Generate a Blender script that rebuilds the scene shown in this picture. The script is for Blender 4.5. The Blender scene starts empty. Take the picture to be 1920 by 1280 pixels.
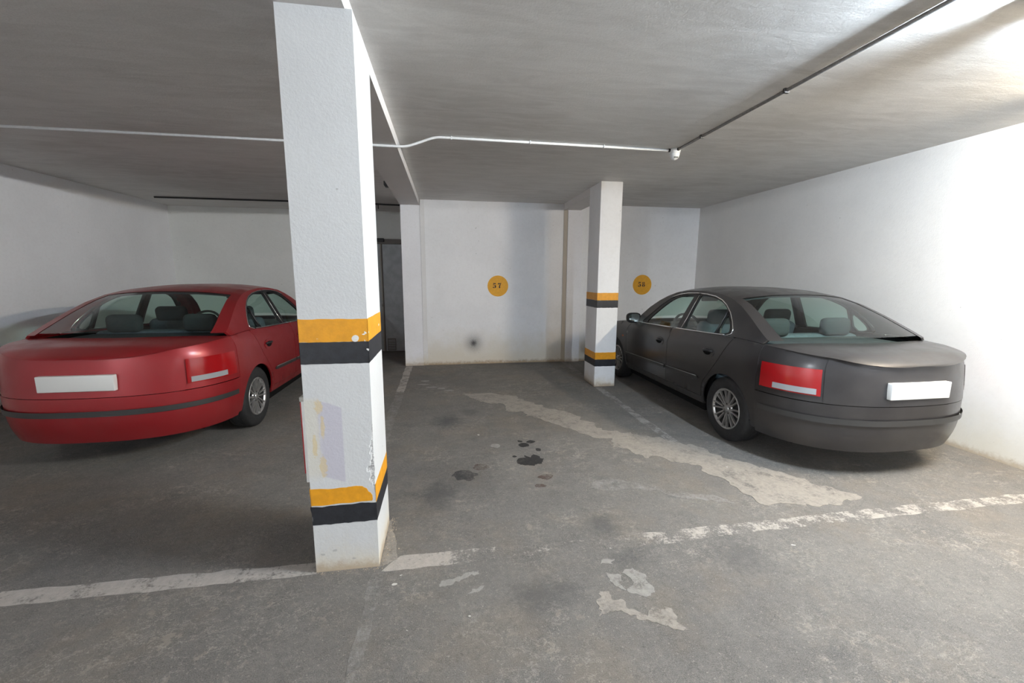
import bpy, bmesh, math, random
from mathutils import Vector, Matrix
from mathutils.geometry import delaunay_2d_cdt
import numpy as np

sc = bpy.context.scene
col = sc.collection
random.seed(7)

# ------------------------------------------------------------------ camera
cam_d = bpy.data.cameras.new('camera')
cam = bpy.data.objects.new('camera', cam_d)
col.objects.link(cam)
cam_d.sensor_fit = 'HORIZONTAL'; cam_d.sensor_width = 36.0
cam_d.lens = 778.0 / 1920.0 * 36.0
cam_d.clip_start = 0.05; cam_d.clip_end = 100
R_ = ((0.98782272, -0.01957847, 0.15434687), (-0.15551246, -0.15425832, 0.97571525), (0.00470628, -0.98783655, -0.15542457))
cam.matrix_world = Matrix(((R_[0][0], -R_[0][1], -R_[0][2], 0.0),
                           (R_[1][0], -R_[1][1], -R_[1][2], 0.0),
                           (R_[2][0], -R_[2][1], -R_[2][2], 1.55),
                           (0, 0, 0, 1)))
sc.camera = cam

# ------------------------------------------------------------------ world, exposure
w = bpy.data.worlds.new('world'); sc.world = w; w.use_nodes = True
w.node_tree.nodes['Background'].inputs[0].default_value = (0.75, 0.8, 0.9, 1)
w.node_tree.nodes['Background'].inputs[1].default_value = 0.05
sc.view_settings.view_transform = 'Standard'
sc.view_settings.look = 'None'
sc.view_settings.gamma = 1.0
sc.view_settings.use_curve_mapping = False
sc.view_settings.exposure = 0.47
sc.cycles.use_denoising = True
sc.cycles.sample_clamp_indirect = 4.0
sc.cycles.max_bounces = 10
sc.cycles.diffuse_bounces = 6
sc.cycles.transparent_max_bounces = 16

# ceiling lamps of the aisle (all behind or beside the camera): x, y, direction, strength, colour
LAMPS = [(2.69, 1.30, 90.0, 1230.0, (0.76, 0.88, 1.0), 0.42),
         (4.20, 1.5, 90.0, 720.0, (1.0, 0.86, 0.66), 0.64),
         (6.5, -3.0, 90.0, 450.0, (0.95, 0.97, 1.0), 0.64),
         (-4.2, -3.4, 90.0, 950.0, (0.88, 0.94, 1.0), 0.64),
         (6.5, -6.0, 90.0, 300.0, (0.90, 0.95, 1.0), 0.64)]
CEIL = 2.797

# ------------------------------------------------------------------ node helpers
def new_mat(name):
    m = bpy.data.materials.new(name); m.use_nodes = True
    return m, m.node_tree, m.node_tree.nodes['Principled BSDF']

class NT:
    def __init__(s, nt): s.nt = nt; s.pos = None
    def n(s, t, **kw):
        nd = s.nt.nodes.new(t)
        for k, v in kw.items(): setattr(nd, k, v)
        return nd
    def link(s, a, b): s.nt.links.new(a, b)
    def setin(s, sock, v):
        if hasattr(v, 'is_output'): s.link(v, sock)
        elif isinstance(v, (tuple, list)) and len(v) == 3 and sock.type == 'RGBA': sock.default_value = (*v, 1)
        else: sock.default_value = v
    def position(s):
        if s.pos is None: s.pos = s.n('ShaderNodeNewGeometry').outputs['Position']
        return s.pos
    def mapping(s, scale=(1, 1, 1), loc=(0, 0, 0), rot=(0, 0, 0)):
        m = s.n('ShaderNodeMapping'); s.link(s.position(), m.inputs[0])
        m.inputs[1].default_value = loc; m.inputs[2].default_value = rot; m.inputs[3].default_value = scale
        return m.outputs[0]
    def noise(s, scale, detail=4, rough=0.6, vec=None, dist=0.0):
        nd = s.n('ShaderNodeTexNoise'); s.link(vec if vec is not None else s.position(), nd.inputs['Vector'])
        nd.inputs['Scale'].default_value = scale; nd.inputs['Detail'].default_value = detail
        nd.inputs['Roughness'].default_value = rough; nd.inputs['Distortion'].default_value = dist
        return nd.outputs[0]
    def math(s, op, a, b=None, c=None, clamp=False):
        nd = s.n('ShaderNodeMath', operation=op, use_clamp=clamp)
        for i, v in enumerate((a, b, c)):
            if v is not None: s.setin(nd.inputs[i], v)
        return nd.outputs[0]
    def ramp(s, v, lo, hi, a=0.0, b=1.0):
        nd = s.n('ShaderNodeMapRange', interpolation_type='SMOOTHSTEP')
        s.setin(nd.inputs[0], v)
        for i, q in enumerate((lo, hi, a, b)): nd.inputs[i + 1].default_value = q
        return nd.outputs[0]
    def mix(s, f, a, b, mode='MIX'):
        nd = s.n('ShaderNodeMix', data_type='RGBA', blend_type=mode)
        s.setin(nd.inputs[0], f); s.setin(nd.inputs[6], a); s.setin(nd.inputs[7], b)
        return nd.outputs[2]
    def sep(s, vec=None):
        nd = s.n('ShaderNodeSeparateXYZ'); s.link(vec if vec is not None else s.position(), nd.inputs[0]); return nd.outputs
    def dist(s, p, scale=(1, 1, 1)):
        m = s.mapping(scale=scale, loc=tuple(-a * b for a, b in zip(p, scale)))
        nd = s.n('ShaderNodeVectorMath', operation='LENGTH'); s.link(m, nd.inputs[0]); return nd.outputs[1]
    def bump(s, bsdf, h, strength=0.3, distance=0.01):
        nd = s.n('ShaderNodeBump'); nd.inputs['Strength'].default_value = strength
        nd.inputs['Distance'].default_value = distance; s.link(h, nd.inputs['Height'])
        s.link(nd.outputs[0], bsdf.inputs['Normal'])
    def box(s, axis_lo_hi, soft, wob=None):
        """1 inside the ranges given for some of x, y, z (world metres)"""
        xyz = s.sep(); r = None
        for ax, lo, hi in axis_lo_hi:
            v = xyz[ax]
            if wob is not None: v = s.math('ADD', v, wob)
            t = s.math('MULTIPLY', s.ramp(v, lo - soft, lo + soft), s.ramp(v, hi - soft, hi + soft, 1.0, 0.0))
            r = t if r is None else s.math('MULTIPLY', r, t)
        return r

def plain(name, c, rough=0.5, metal=0.0, coat=0.0, noise=0.0, scale=40, bump=0.0, spec=None):
    m, nt, b = new_mat(name); t = NT(nt)
    b.inputs['Roughness'].default_value = rough; b.inputs['Metallic'].default_value = metal
    b.inputs['Coat Weight'].default_value = coat; b.inputs['Coat Roughness'].default_value = 0.08
    if spec is not None: b.inputs['Specular IOR Level'].default_value = spec
    if noise:
        f = t.ramp(t.noise(scale, 5), 0.3, 0.7)
        t.link(t.mix(f, tuple(x * (1 - noise) for x in c), tuple(min(1, x * (1 + noise)) for x in c)), b.inputs['Base Color'])
    else:
        b.inputs['Base Color'].default_value = (*c, 1)
    if bump: t.bump(b, t.noise(scale * 3, 4), bump, 0.003)
    return m

def emit_mat(name, c, s):
    m = bpy.data.materials.new(name); m.use_nodes = True; nt = m.node_tree
    nt.nodes.remove(nt.nodes['Principled BSDF'])
    e = nt.nodes.new('ShaderNodeEmission'); e.inputs[0].default_value = (*c, 1); e.inputs[1].default_value = s
    nt.links.new(e.outputs[0], nt.nodes['Material Output'].inputs[0]); return m

# ------------------------------------------------------------------ floor materials
def floor_colour(t):
    big = t.ramp(t.noise(0.9, 5, 0.6), 0.33, 0.67)
    mid = t.ramp(t.noise(4.5, 8, 0.72), 0.36, 0.64)
    fine = t.ramp(t.noise(36.0, 7, 0.75), 0.32, 0.68)
    grain = t.ramp(t.noise(210.0, 3, 0.7), 0.36, 0.66)
    c = t.mix(big, (0.112, 0.103, 0.094), (0.172, 0.157, 0.139))
    c = t.mix(t.math('MULTIPLY', mid, 0.55), c, (0.212, 0.197, 0.178))
    dk = t.ramp(t.noise(2.6, 8, 0.74, t.mapping(loc=(6, 3, 1))), 0.54, 0.66)
    c = t.mix(t.math('MULTIPLY', dk, 0.50), c, (0.070, 0.070, 0.071))
    c = t.mix(t.math('MULTIPLY', t.math('SUBTRACT', 1.0, fine), 0.50), c, (0.085, 0.081, 0.078))
    c = t.mix(t.math('MULTIPLY', grain, 0.42), c, (0.33, 0.31, 0.285))
    warm = t.ramp(t.noise(1.5, 5, 0.7, t.mapping(loc=(3.1, 8.2, 0))), 0.46, 0.68)
    c = t.mix(t.math('MULTIPLY', warm, 0.36), c, (0.235, 0.19, 0.142))
    # sharp-edged pale crusts where the top skin has flaked off
    cr = t.ramp(t.noise(11.0, 9, 0.74, t.mapping(loc=(2, 6, 0))), 0.575, 0.60)
    reg = t.ramp(t.noise(1.3, 4, 0.6, t.mapping(loc=(4, 4, 0))), 0.46, 0.60)
    c = t.mix(t.math('MULTIPLY', t.math('MULTIPLY', cr, reg), 0.62), c, (0.32, 0.282, 0.235))
    # dark pits
    pit = t.ramp(t.noise(48.0, 5, 0.7, t.mapping(loc=(8, 1, 0))), 0.31, 0.36, 1, 0)
    c = t.mix(t.math('MULTIPLY', pit, 0.7), c, (0.05, 0.046, 0.042))
    # gritty pale and dark specks of the worn aggregate
    sp1 = t.ramp(t.noise(75.0, 4, 0.65, t.mapping(loc=(1, 9, 0))), 0.60, 0.66)
    c = t.mix(t.math('MULTIPLY', sp1, 0.55), c, (0.40, 0.365, 0.315))
    vo = t.n('ShaderNodeTexVoronoi', feature='DISTANCE_TO_EDGE'); vo.inputs['Scale'].default_value = 16.0
    wv = t.n('ShaderNodeVectorMath', operation='ADD'); t.link(t.position(), wv.inputs[0])
    nc = t.n('ShaderNodeTexNoise'); nc.inputs['Scale'].default_value = 14.0; nc.inputs['Detail'].default_value = 5; t.link(t.position(), nc.inputs['Vector'])
    sv = t.n('ShaderNodeVectorMath', operation='SCALE'); t.link(nc.outputs['Color'], sv.inputs[0]); sv.inputs['Scale'].default_value = 0.16
    t.link(sv.outputs[0], wv.inputs[1]); t.link(wv.outputs[0], vo.inputs['Vector'])
    crk = t.math('MULTIPLY', t.ramp(vo.outputs['Distance'], 0.0, 0.035, 1, 0), t.ramp(t.noise(3.1, 5, .7, t.mapping(loc=(7, 2, 5))), 0.47, 0.60))
    c = t.mix(t.math('MULTIPLY', crk, 0.45), c, (0.36, 0.325, 0.275))
    # pale and dark hairlines
    r1 = t.math('ABSOLUTE', t.math('SUBTRACT', t.noise(4.2, 8, 0.7, t.mapping(scale=(1, 1.5, 1), loc=(9, 2, 0))), 0.5))
    c = t.mix(t.math('MULTIPLY', t.math('MULTIPLY', t.ramp(r1, 0.002, 0.009, 1, 0), reg), 0.5), c, (0.45, 0.41, 0.36))
    r2 = t.math('ABSOLUTE', t.math('SUBTRACT', t.noise(2.4, 9, 0.72, t.mapping(loc=(1, 7, 3))), 0.5))
    c = t.mix(t.math('MULTIPLY', t.ramp(r2, 0.0, 0.005, 1, 0), 0.6), c, (0.05, 0.047, 0.043))
    # old tyre and oil smudges
    wob = t.math('MULTIPLY', t.math('SUBTRACT', t.noise(9, 6, .7), 0.5), 1.2)
    for p, sx, sy, k in (((-0.01, 4.34, 0), 4.5, 3.4, .75), ((0.24, 4.62, 0), 6.5, 5.0, .45), ((-0.09, 2.83, 0), 5.0, 3.4, .6), ((0.95, 2.30, 0), 6, 5, .6), ((1.0, 1.98, 0), 5, 9, .5),
                         ((0.45, 1.78, 0), 4, 6, .55), ((0.18, 2.95, 0), 2.6, 2.6, .25), ((1.6, 1.9, 0), 4, 4, .35)):
        d = t.math('ADD', t.dist(p, (sx, sy, 0)), wob)
        c = t.mix(t.math('MULTIPLY', t.ramp(d, 0.1, 1.0, 1, 0), k), c, (0.066, 0.066, 0.068))
    return c, fine, grain

def floor_mat(name, paint=None, wear=0.5, hard=0.06, along_x=False):
    m, nt, b = new_mat(name); t = NT(nt)
    c, fine, grain = floor_colour(t)
    if paint is not None:
        wn = t.math('ADD', t.math('MULTIPLY', t.noise(7, 6, 0.7, t.mapping(loc=(5, 1, 0))), 0.65), t.math('MULTIPLY', t.noise(60, 4, 0.7), 0.35))
        if along_x:                                  # worn away between the pillar foot and the middle of the bay
            x = t.sep()[0]
            wn = t.math('ADD', wn, t.math('SUBTRACT', t.ramp(x, -0.25, 0.35, 0.0, 0.17), t.ramp(x, 0.8, 1.4, 0.0, 0.075)))
        f = t.ramp(wn, wear - hard, wear + hard, 1.0, 0.0)
        p = t.mix(t.math('MULTIPLY', t.ramp(t.noise(28, 5, .7), .3, .7), 0.5), paint, tuple(x * .62 for x in paint))
        c = t.mix(f, c, p)
    t.link(c, b.inputs['Base Color'])
    b.inputs['Roughness'].default_value = 0.78
    h = t.math('ADD', t.math('MULTIPLY', fine, 0.6), t.math('MULTIPLY', grain, 0.5))
    t.bump(b, h, 0.8, 0.006)
    return m

M = {}
M['floor'] = floor_mat('worn_asphalt')
M['line_strong'] = floor_mat('line_paint', (0.50, 0.46, 0.42), 0.56)
M['line_front'] = floor_mat('front_line_paint', (0.50, 0.45, 0.40), 0.58, 0.05, True)
M['line_mid'] = floor_mat('line_paint_worn', (0.40, 0.37, 0.34), 0.50)
M['line_faint'] = floor_mat('line_paint_faint', (0.31, 0.295, 0.275), 0.47, 0.10)
M['screed'] = floor_mat('bare_screed', (0.375, 0.335, 0.29), 0.56, 0.10)
M['screed_pale'] = floor_mat('pale_screed', (0.36, 0.34, 0.31), 0.58, 0.08)
M['oil'] = floor_mat('oil_stain', (0.020, 0.018, 0.017), 0.66, 0.14)
M['oil_dry'] = floor_mat('dry_oil', (0.045, 0.044, 0.044), 0.545, 0.14)
M['oil_brown'] = floor_mat('brown_stain', (0.085, 0.052, 0.038), 0.52, 0.10)

# ------------------------------------------------------------------ painted masonry
def wall_mat(name, base, dirt=0.7, dirt_h=0.55, grey=None, soot=None, extra=None, bump=0.18):
    m, nt, b = new_mat(name); t = NT(nt)
    c = t.mix(t.ramp(t.noise(1.3, 4, 0.6), 0.35, 0.65), tuple(x * 0.95 for x in base), base)
    c = t.mix(t.math('MULTIPLY', t.ramp(t.noise(30, 5, 0.7), 0.42, 0.75), 0.10), c, (0.45, 0.44, 0.42))
    z = t.sep()[2]
    if dirt:
        n1 = t.noise(3.0, 6, 0.7)
        zz = t.math('ADD', z, t.math('MULTIPLY', t.math('SUBTRACT', n1, 0.5), 0.55))
        c = t.mix(t.math('MULTIPLY', t.ramp(zz, 0.0, dirt_h, 1, 0), dirt * 0.75), c, (0.62, 0.55, 0.41))
        zf = t.math('ADD', z, t.math('MULTIPLY', t.math('SUBTRACT', t.noise(16, 6, 0.75), 0.5), 0.14))
        c = t.mix(t.math('MULTIPLY', t.ramp(zf, 0.005, 0.075, 1, 0), dirt), c, (0.37, 0.275, 0.175))
    sp = t.noise(22, 3, 0.5, t.mapping(loc=(2, 5, 1)))
    c = t.mix(t.math('MULTIPLY', t.ramp(sp, 0.74, 0.77), 0.5), c, (0.25, 0.24, 0.23))
    if soot:
        p, r = soot
        wob = t.math('MULTIPLY', t.math('SUBTRACT', t.noise(70, 4, .7), 0.5), 0.45)
        d = t.math('ADD', t.dist(p, (1 / r, 0.0, 1 / r)), wob)
        c = t.mix(t.math('MULTIPLY', t.math('POWER', t.ramp(d, 0.0, 1.0, 1, 0), 1.4), 0.60), c, (0.05, 0.05, 0.055))
        c = t.mix(t.math('MULTIPLY', t.ramp(d, 0.0, 0.30, 1, 0), 0.85), c, (0.03, 0.03, 0.033))
    if extra: c = extra(t, c)
    t.link(c, b.inputs['Base Color'])
    b.inputs['Roughness'].default_value = 0.72
    b.inputs['Specular IOR Level'].default_value = 0.3
    h = t.math('ADD', t.noise(95, 3, 0.6), t.math('MULTIPLY', t.noise(28, 3, .6), 0.8))
    t.bump(b, h, bump, 0.008)
    return m

WHITE = (0.855, 0.86, 0.88)
M['wall'] = wall_mat('white_wall_paint', WHITE)
M['wall_bay'] = wall_mat('white_wall_paint_bay', WHITE, 0.9, 0.75, soot=((0.463, 7.285, 0.375), 0.27))
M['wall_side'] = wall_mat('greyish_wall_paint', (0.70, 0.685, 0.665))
M['pilaster'] = wall_mat('pilaster_paint', (0.85, 0.85, 0.885), 0.6, 0.3)
M['joint'] = wall_mat('stained_joint', (0.47, 0.42, 0.36), 0.8, 0.6)
M['joint_pale'] = wall_mat('pale_joint', (0.77, 0.765, 0.765), 0.8, 0.3)
M['beam'] = wall_mat('beam_paint', (0.72, 0.70, 0.69), 0)
M['passage'] = wall_mat('grey_passage_paint', (0.78, 0.79, 0.77), 0.5)

def pillar_extra(t, c):
    """lilac patch with yellow glue stains and a grey broken edge"""
    wob = t.math('MULTIPLY', t.math('SUBTRACT', t.noise(24, 5, .7), 0.5), 0.035)
    xyz = t.sep()
    front = t.ramp(xyz[1], 2.10, 2.135, 1, 0)
    # top and bottom edges slope down to the right
    zz = t.math('ADD', xyz[2], t.math('MULTIPLY', t.math('ADD', xyz[0], 0.62), 0.36))
    inx = t.math('MULTIPLY', t.ramp(t.math('ADD', xyz[0], wob), -0.665, -0.625), t.ramp(xyz[0], -0.535, -0.527, 1, 0))
    inz = t.math('MULTIPLY', t.ramp(zz, 0.525, 0.535), t.ramp(t.math('ADD', zz, t.math('MULTIPLY', wob, .3)), 0.925, 0.935, 1, 0))
    lil = t.math('MULTIPLY', t.math('MULTIPLY', inx, inz), front)
    c = t.mix(t.math('MULTIPLY', lil, 0.85), c, (0.455, 0.43, 0.505))  # lilac tone over the slanted patch on the front face
    cream = t.math('MULTIPLY', t.math('MULTIPLY', t.ramp(t.math('ADD', xyz[0], wob), -0.648, -0.636, 1, 0), t.math('MULTIPLY', t.ramp(xyz[2], .50, .56), t.ramp(xyz[2], .93, .96, 1, 0))), front)
    c = t.mix(t.math('MULTIPLY', cream, 0.55), c, (0.60, 0.55, 0.43))
    wob2 = t.math('MULTIPLY', t.math('SUBTRACT', t.noise(26, 5, .75), 0.5), 2.4)
    for p, sx, sz in (((-0.637, 2.11, 0.905), 46, 24), ((-0.625, 2.11, 0.80), 90, 15), ((-0.632, 2.11, 0.585), 52, 16), ((-0.668, 2.11, 0.70), 80, 14)):
        d = t.math('ADD', t.dist(p, (sx, 0, sz)), wob2)
        c = t.mix(t.math('MULTIPLY', t.math('MULTIPLY', t.ramp(d, 0.75, 1.0, 1, 0), front), 0.85), c, (0.60, 0.475, 0.25))
    at = t.n('ShaderNodeAttribute', attribute_name='damage').outputs['Fac']
    gn = t.mix(t.ramp(t.noise(130, 4, .7), .35, .65), (0.26, 0.26, 0.26), (0.56, 0.55, 0.54))
    c = t.mix(t.ramp(t.math('ADD', at, t.math('MULTIPLY', t.math('SUBTRACT', t.noise(60, 4, .7), .5), .5)), 0.4, 0.5), c, gn)
    # scuffs low down
    for p, s in (((-0.607, 2.11, 0.118), 70), ((-0.515, 2.11, 0.062), 60), ((-0.665, 2.11, 0.10), 75)):
        d = t.math('ADD', t.dist(p, (s, 0, s * 1.8)), wob2)
        c = t.mix(t.math('MULTIPLY', t.ramp(d, 0.6, 1.0, 1, 0), 0.6), c, (0.33, 0.32, 0.31))
    return c
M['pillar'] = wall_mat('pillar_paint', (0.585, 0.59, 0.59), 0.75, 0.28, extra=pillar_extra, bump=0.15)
M['pillar_far'] = wall_mat('far_pillar_paint', (0.84, 0.845, 0.86), 0.75, 0.22)

def ceiling_mat():
    m, nt, b = new_mat('grey_skimmed_ceiling'); t = NT(nt)
    st = t.noise(3.0, 7, 0.65, t.mapping(scale=(0.8, 3.2, 1), rot=(0, 0, 0.12)), 0.6)
    c = t.mix(t.ramp(t.noise(0.8, 4), .35, .65), (0.60, 0.585, 0.565), (0.69, 0.68, 0.66))
    c = t.mix(t.math('MULTIPLY', t.ramp(st, 0.36, 0.66), 0.58), c, (0.79, 0.78, 0.765))
    c = t.mix(t.math('MULTIPLY', t.ramp(t.noise(120, 3, .7), .4, .7), 0.25), c, (0.50, 0.49, 0.475))
    sc_ = t.math('ABSOLUTE', t.math('SUBTRACT', t.noise(2.0, 3, .5, t.mapping(scale=(0.5, 5, 1), loc=(3, 1, 0))), .5))
    mk = t.ramp(t.noise(2.4, 3, .5, t.mapping(loc=(7, 7, 0))), .6, .68)
    c = t.mix(t.math('MULTIPLY', t.math('MULTIPLY', t.ramp(sc_, 0, .006, 1, 0), mk), .6), c, (0.80, 0.79, 0.77))
    t.link(c, b.inputs['Base Color']); b.inputs['Roughness'].default_value = 0.85
    b.inputs['Specular IOR Level'].default_value = 0.2
    t.bump(b, t.math('ADD', st, t.math('MULTIPLY', t.noise(80, 4, .7), .5)), 0.35, 0.01)
    return m
M['ceiling'] = ceiling_mat()

M['orange'] = plain('orange_band_paint', (0.68, 0.295, 0.008), 0.5, noise=0.08, scale=25, bump=0.25)
M['black_band'] = plain('black_band_paint', (0.013, 0.014, 0.018), 0.5, noise=0.35, scale=30, bump=0.3)
M['sign_yellow'] = plain('number_disc_paint', (0.74, 0.36, 0.012), 0.55, noise=0.06, scale=30)
M['sign_black'] = plain('number_paint', (0.018, 0.004, 0.006), 0.55)
M['plaster_chip'] = plain('bare_plaster', (0.74, 0.73, 0.70), 0.8, noise=0.1, scale=80, bump=0.4)
M['pvc'] = plain('white_plastic_pipe', (0.72, 0.73, 0.74), 0.38, noise=0.05)
M['dark_pipe'] = plain('dark_grey_pipe', (0.24, 0.235, 0.23), 0.45, 0.5, noise=0.15)  # much darker grey than the white conduit's pipe
M['clip'] = plain('dark_clip', (0.10, 0.10, 0.10), 0.5, 0.3)
M['white_plastic'] = plain('white_plastic', (0.82, 0.84, 0.85), 0.3)
M['dark_plastic'] = plain('dark_plastic', (0.018, 0.018, 0.019), 0.5)
M['steel_door'] = plain('blue_grey_steel_door', (0.43, 0.455, 0.475), 0.45, 0.0, noise=0.12, scale=8)
M['door_frame'] = plain('brown_steel_frame', (0.15, 0.13, 0.115), 0.5, 0.0)
M['edge_strip'] = plain('pale_door_edge', (0.42, 0.40, 0.36), 0.5)
M['sign_red'] = plain('red_sign_sheet', (0.42, 0.012, 0.018), 0.4)
M['sign_white'] = plain('white_sign_board', (0.80, 0.79, 0.77), 0.5, noise=0.05)
M['debris'] = plain('plaster_crumbs', (0.36, 0.30, 0.23), 0.9, noise=0.3, scale=80)
M['flake'] = plain('white_paint_flake', (0.52, 0.49, 0.45), 0.7)

# ------------------------------------------------------------------ car materials
def paint(name, c, dust):
    m, nt, b = new_mat(name); t = NT(nt)
    n = t.ramp(t.noise(3.5, 5, .65), .35, .7)
    tc = t.n('ShaderNodeTexCoord').outputs['Object']
    z = t.sep(tc)[2]
    low = t.ramp(z, 0.2, 0.75, 1, 0)
    f = t.math('MULTIPLY', t.math('ADD', t.math('MULTIPLY', n, 0.5), t.math('MULTIPLY', low, 0.5)), dust)
    t.link(t.mix(f, c, (0.16, 0.145, 0.13)), b.inputs['Base Color'])
    t.link(t.math('ADD', 0.34, t.math('MULTIPLY', n, 0.14)), b.inputs['Roughness'])
    b.inputs['Metallic'].default_value = 0.35
    b.inputs['Coat Weight'].default_value = 0.4; b.inputs['Coat Roughness'].default_value = 0.20
    return m
M['paint_grey'] = paint('dusty_grey_car_paint', (0.027, 0.025, 0.026), 0.14)
M['paint_red'] = paint('red_car_paint', (0.28, 0.008, 0.012), 0.10)

def glass(name, tint, refl=1.0):
    m = bpy.data.materials.new(name); m.use_nodes = True; nt = m.node_tree; t = NT(nt)
    nt.nodes.remove(nt.nodes['Principled BSDF'])
    tr = t.n('ShaderNodeBsdfTransparent'); tr.inputs[0].default_value = (*tint, 1)
    gl = t.n('ShaderNodeBsdfGlossy'); gl.inputs[1].default_value = 0.02; gl.inputs[0].default_value = (1, 1, 1, 1)
    fr = t.n('ShaderNodeFresnel'); bf = t.n('ShaderNodeNewGeometry').outputs['Backfacing']
    t.link(t.math('ADD', 1.5, t.math('MULTIPLY', bf, 1 / 1.5 - 1.5)), fr.inputs[0])
    mx = t.n('ShaderNodeMixShader'); t.link(t.math('MULTIPLY', fr.outputs[0], refl), mx.inputs[0])
    t.link(tr.outputs[0], mx.inputs[1]); t.link(gl.outputs[0], mx.inputs[2])
    t.link(mx.outputs[0], nt.nodes['Material Output'].inputs[0]); return m
M['glass'] = glass('green_tinted_glass', (0.70, 0.84, 0.785))
M['chrome'] = plain('chrome', (0.72, 0.72, 0.72), 0.16, 1.0)
M['alloy'] = plain('alloy_wheel', (0.42, 0.41, 0.40), 0.34, 0.75, noise=0.12, scale=20)
M['alloy_dark'] = plain('dark_alloy_barrel', (0.05, 0.048, 0.046), 0.6, 0.3)  # far darker than the spokes; for barrel and nuts
M['rubber'] = plain('tyre_rubber', (0.014, 0.014, 0.015), 0.72, noise=0.3, scale=30)
M['black'] = plain('black_trim', (0.011, 0.011, 0.012), 0.42)
M['matte_black'] = plain('matt_black', (0.006, 0.006, 0.006), 0.9, spec=0.1)
M['strip'] = plain('grey_rub_strip', (0.030, 0.029, 0.028), 0.45)
M['strip_edge'] = plain('dull_strip_edge', (0.22, 0.215, 0.21), 0.35, 0.4)
M['seat'] = plain('blue_grey_seat_cloth', (0.085, 0.105, 0.13), 0.9, noise=0.15, scale=40)
M['seat_dark'] = plain('dark_seat_cloth', (0.03, 0.036, 0.042), 0.9, noise=0.15, scale=40)
M['dash'] = plain('dashboard_plastic', (0.05, 0.052, 0.05), 0.6)
M['wood'] = plain('brown_wood_trim', (0.24, 0.095, 0.03), 0.35, noise=0.4, scale=10)
M['tail'] = plain('red_lamp_lens', (0.30, 0.008, 0.010), 0.12, coat=0.6)
M['lamp_clear'] = plain('clear_lamp_lens', (0.30, 0.31, 0.32), 0.08, coat=0.8)
M['amber'] = plain('amber_lens', (0.55, 0.11, 0.03), 0.2, coat=0.5)
M['mirror_glass'] = plain('mirror_glass', (0.55, 0.62, 0.60), 0.03, 1.0)
M['plate'] = plain('white_plate', (0.7, 0.7, 0.68), 0.4)

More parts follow.
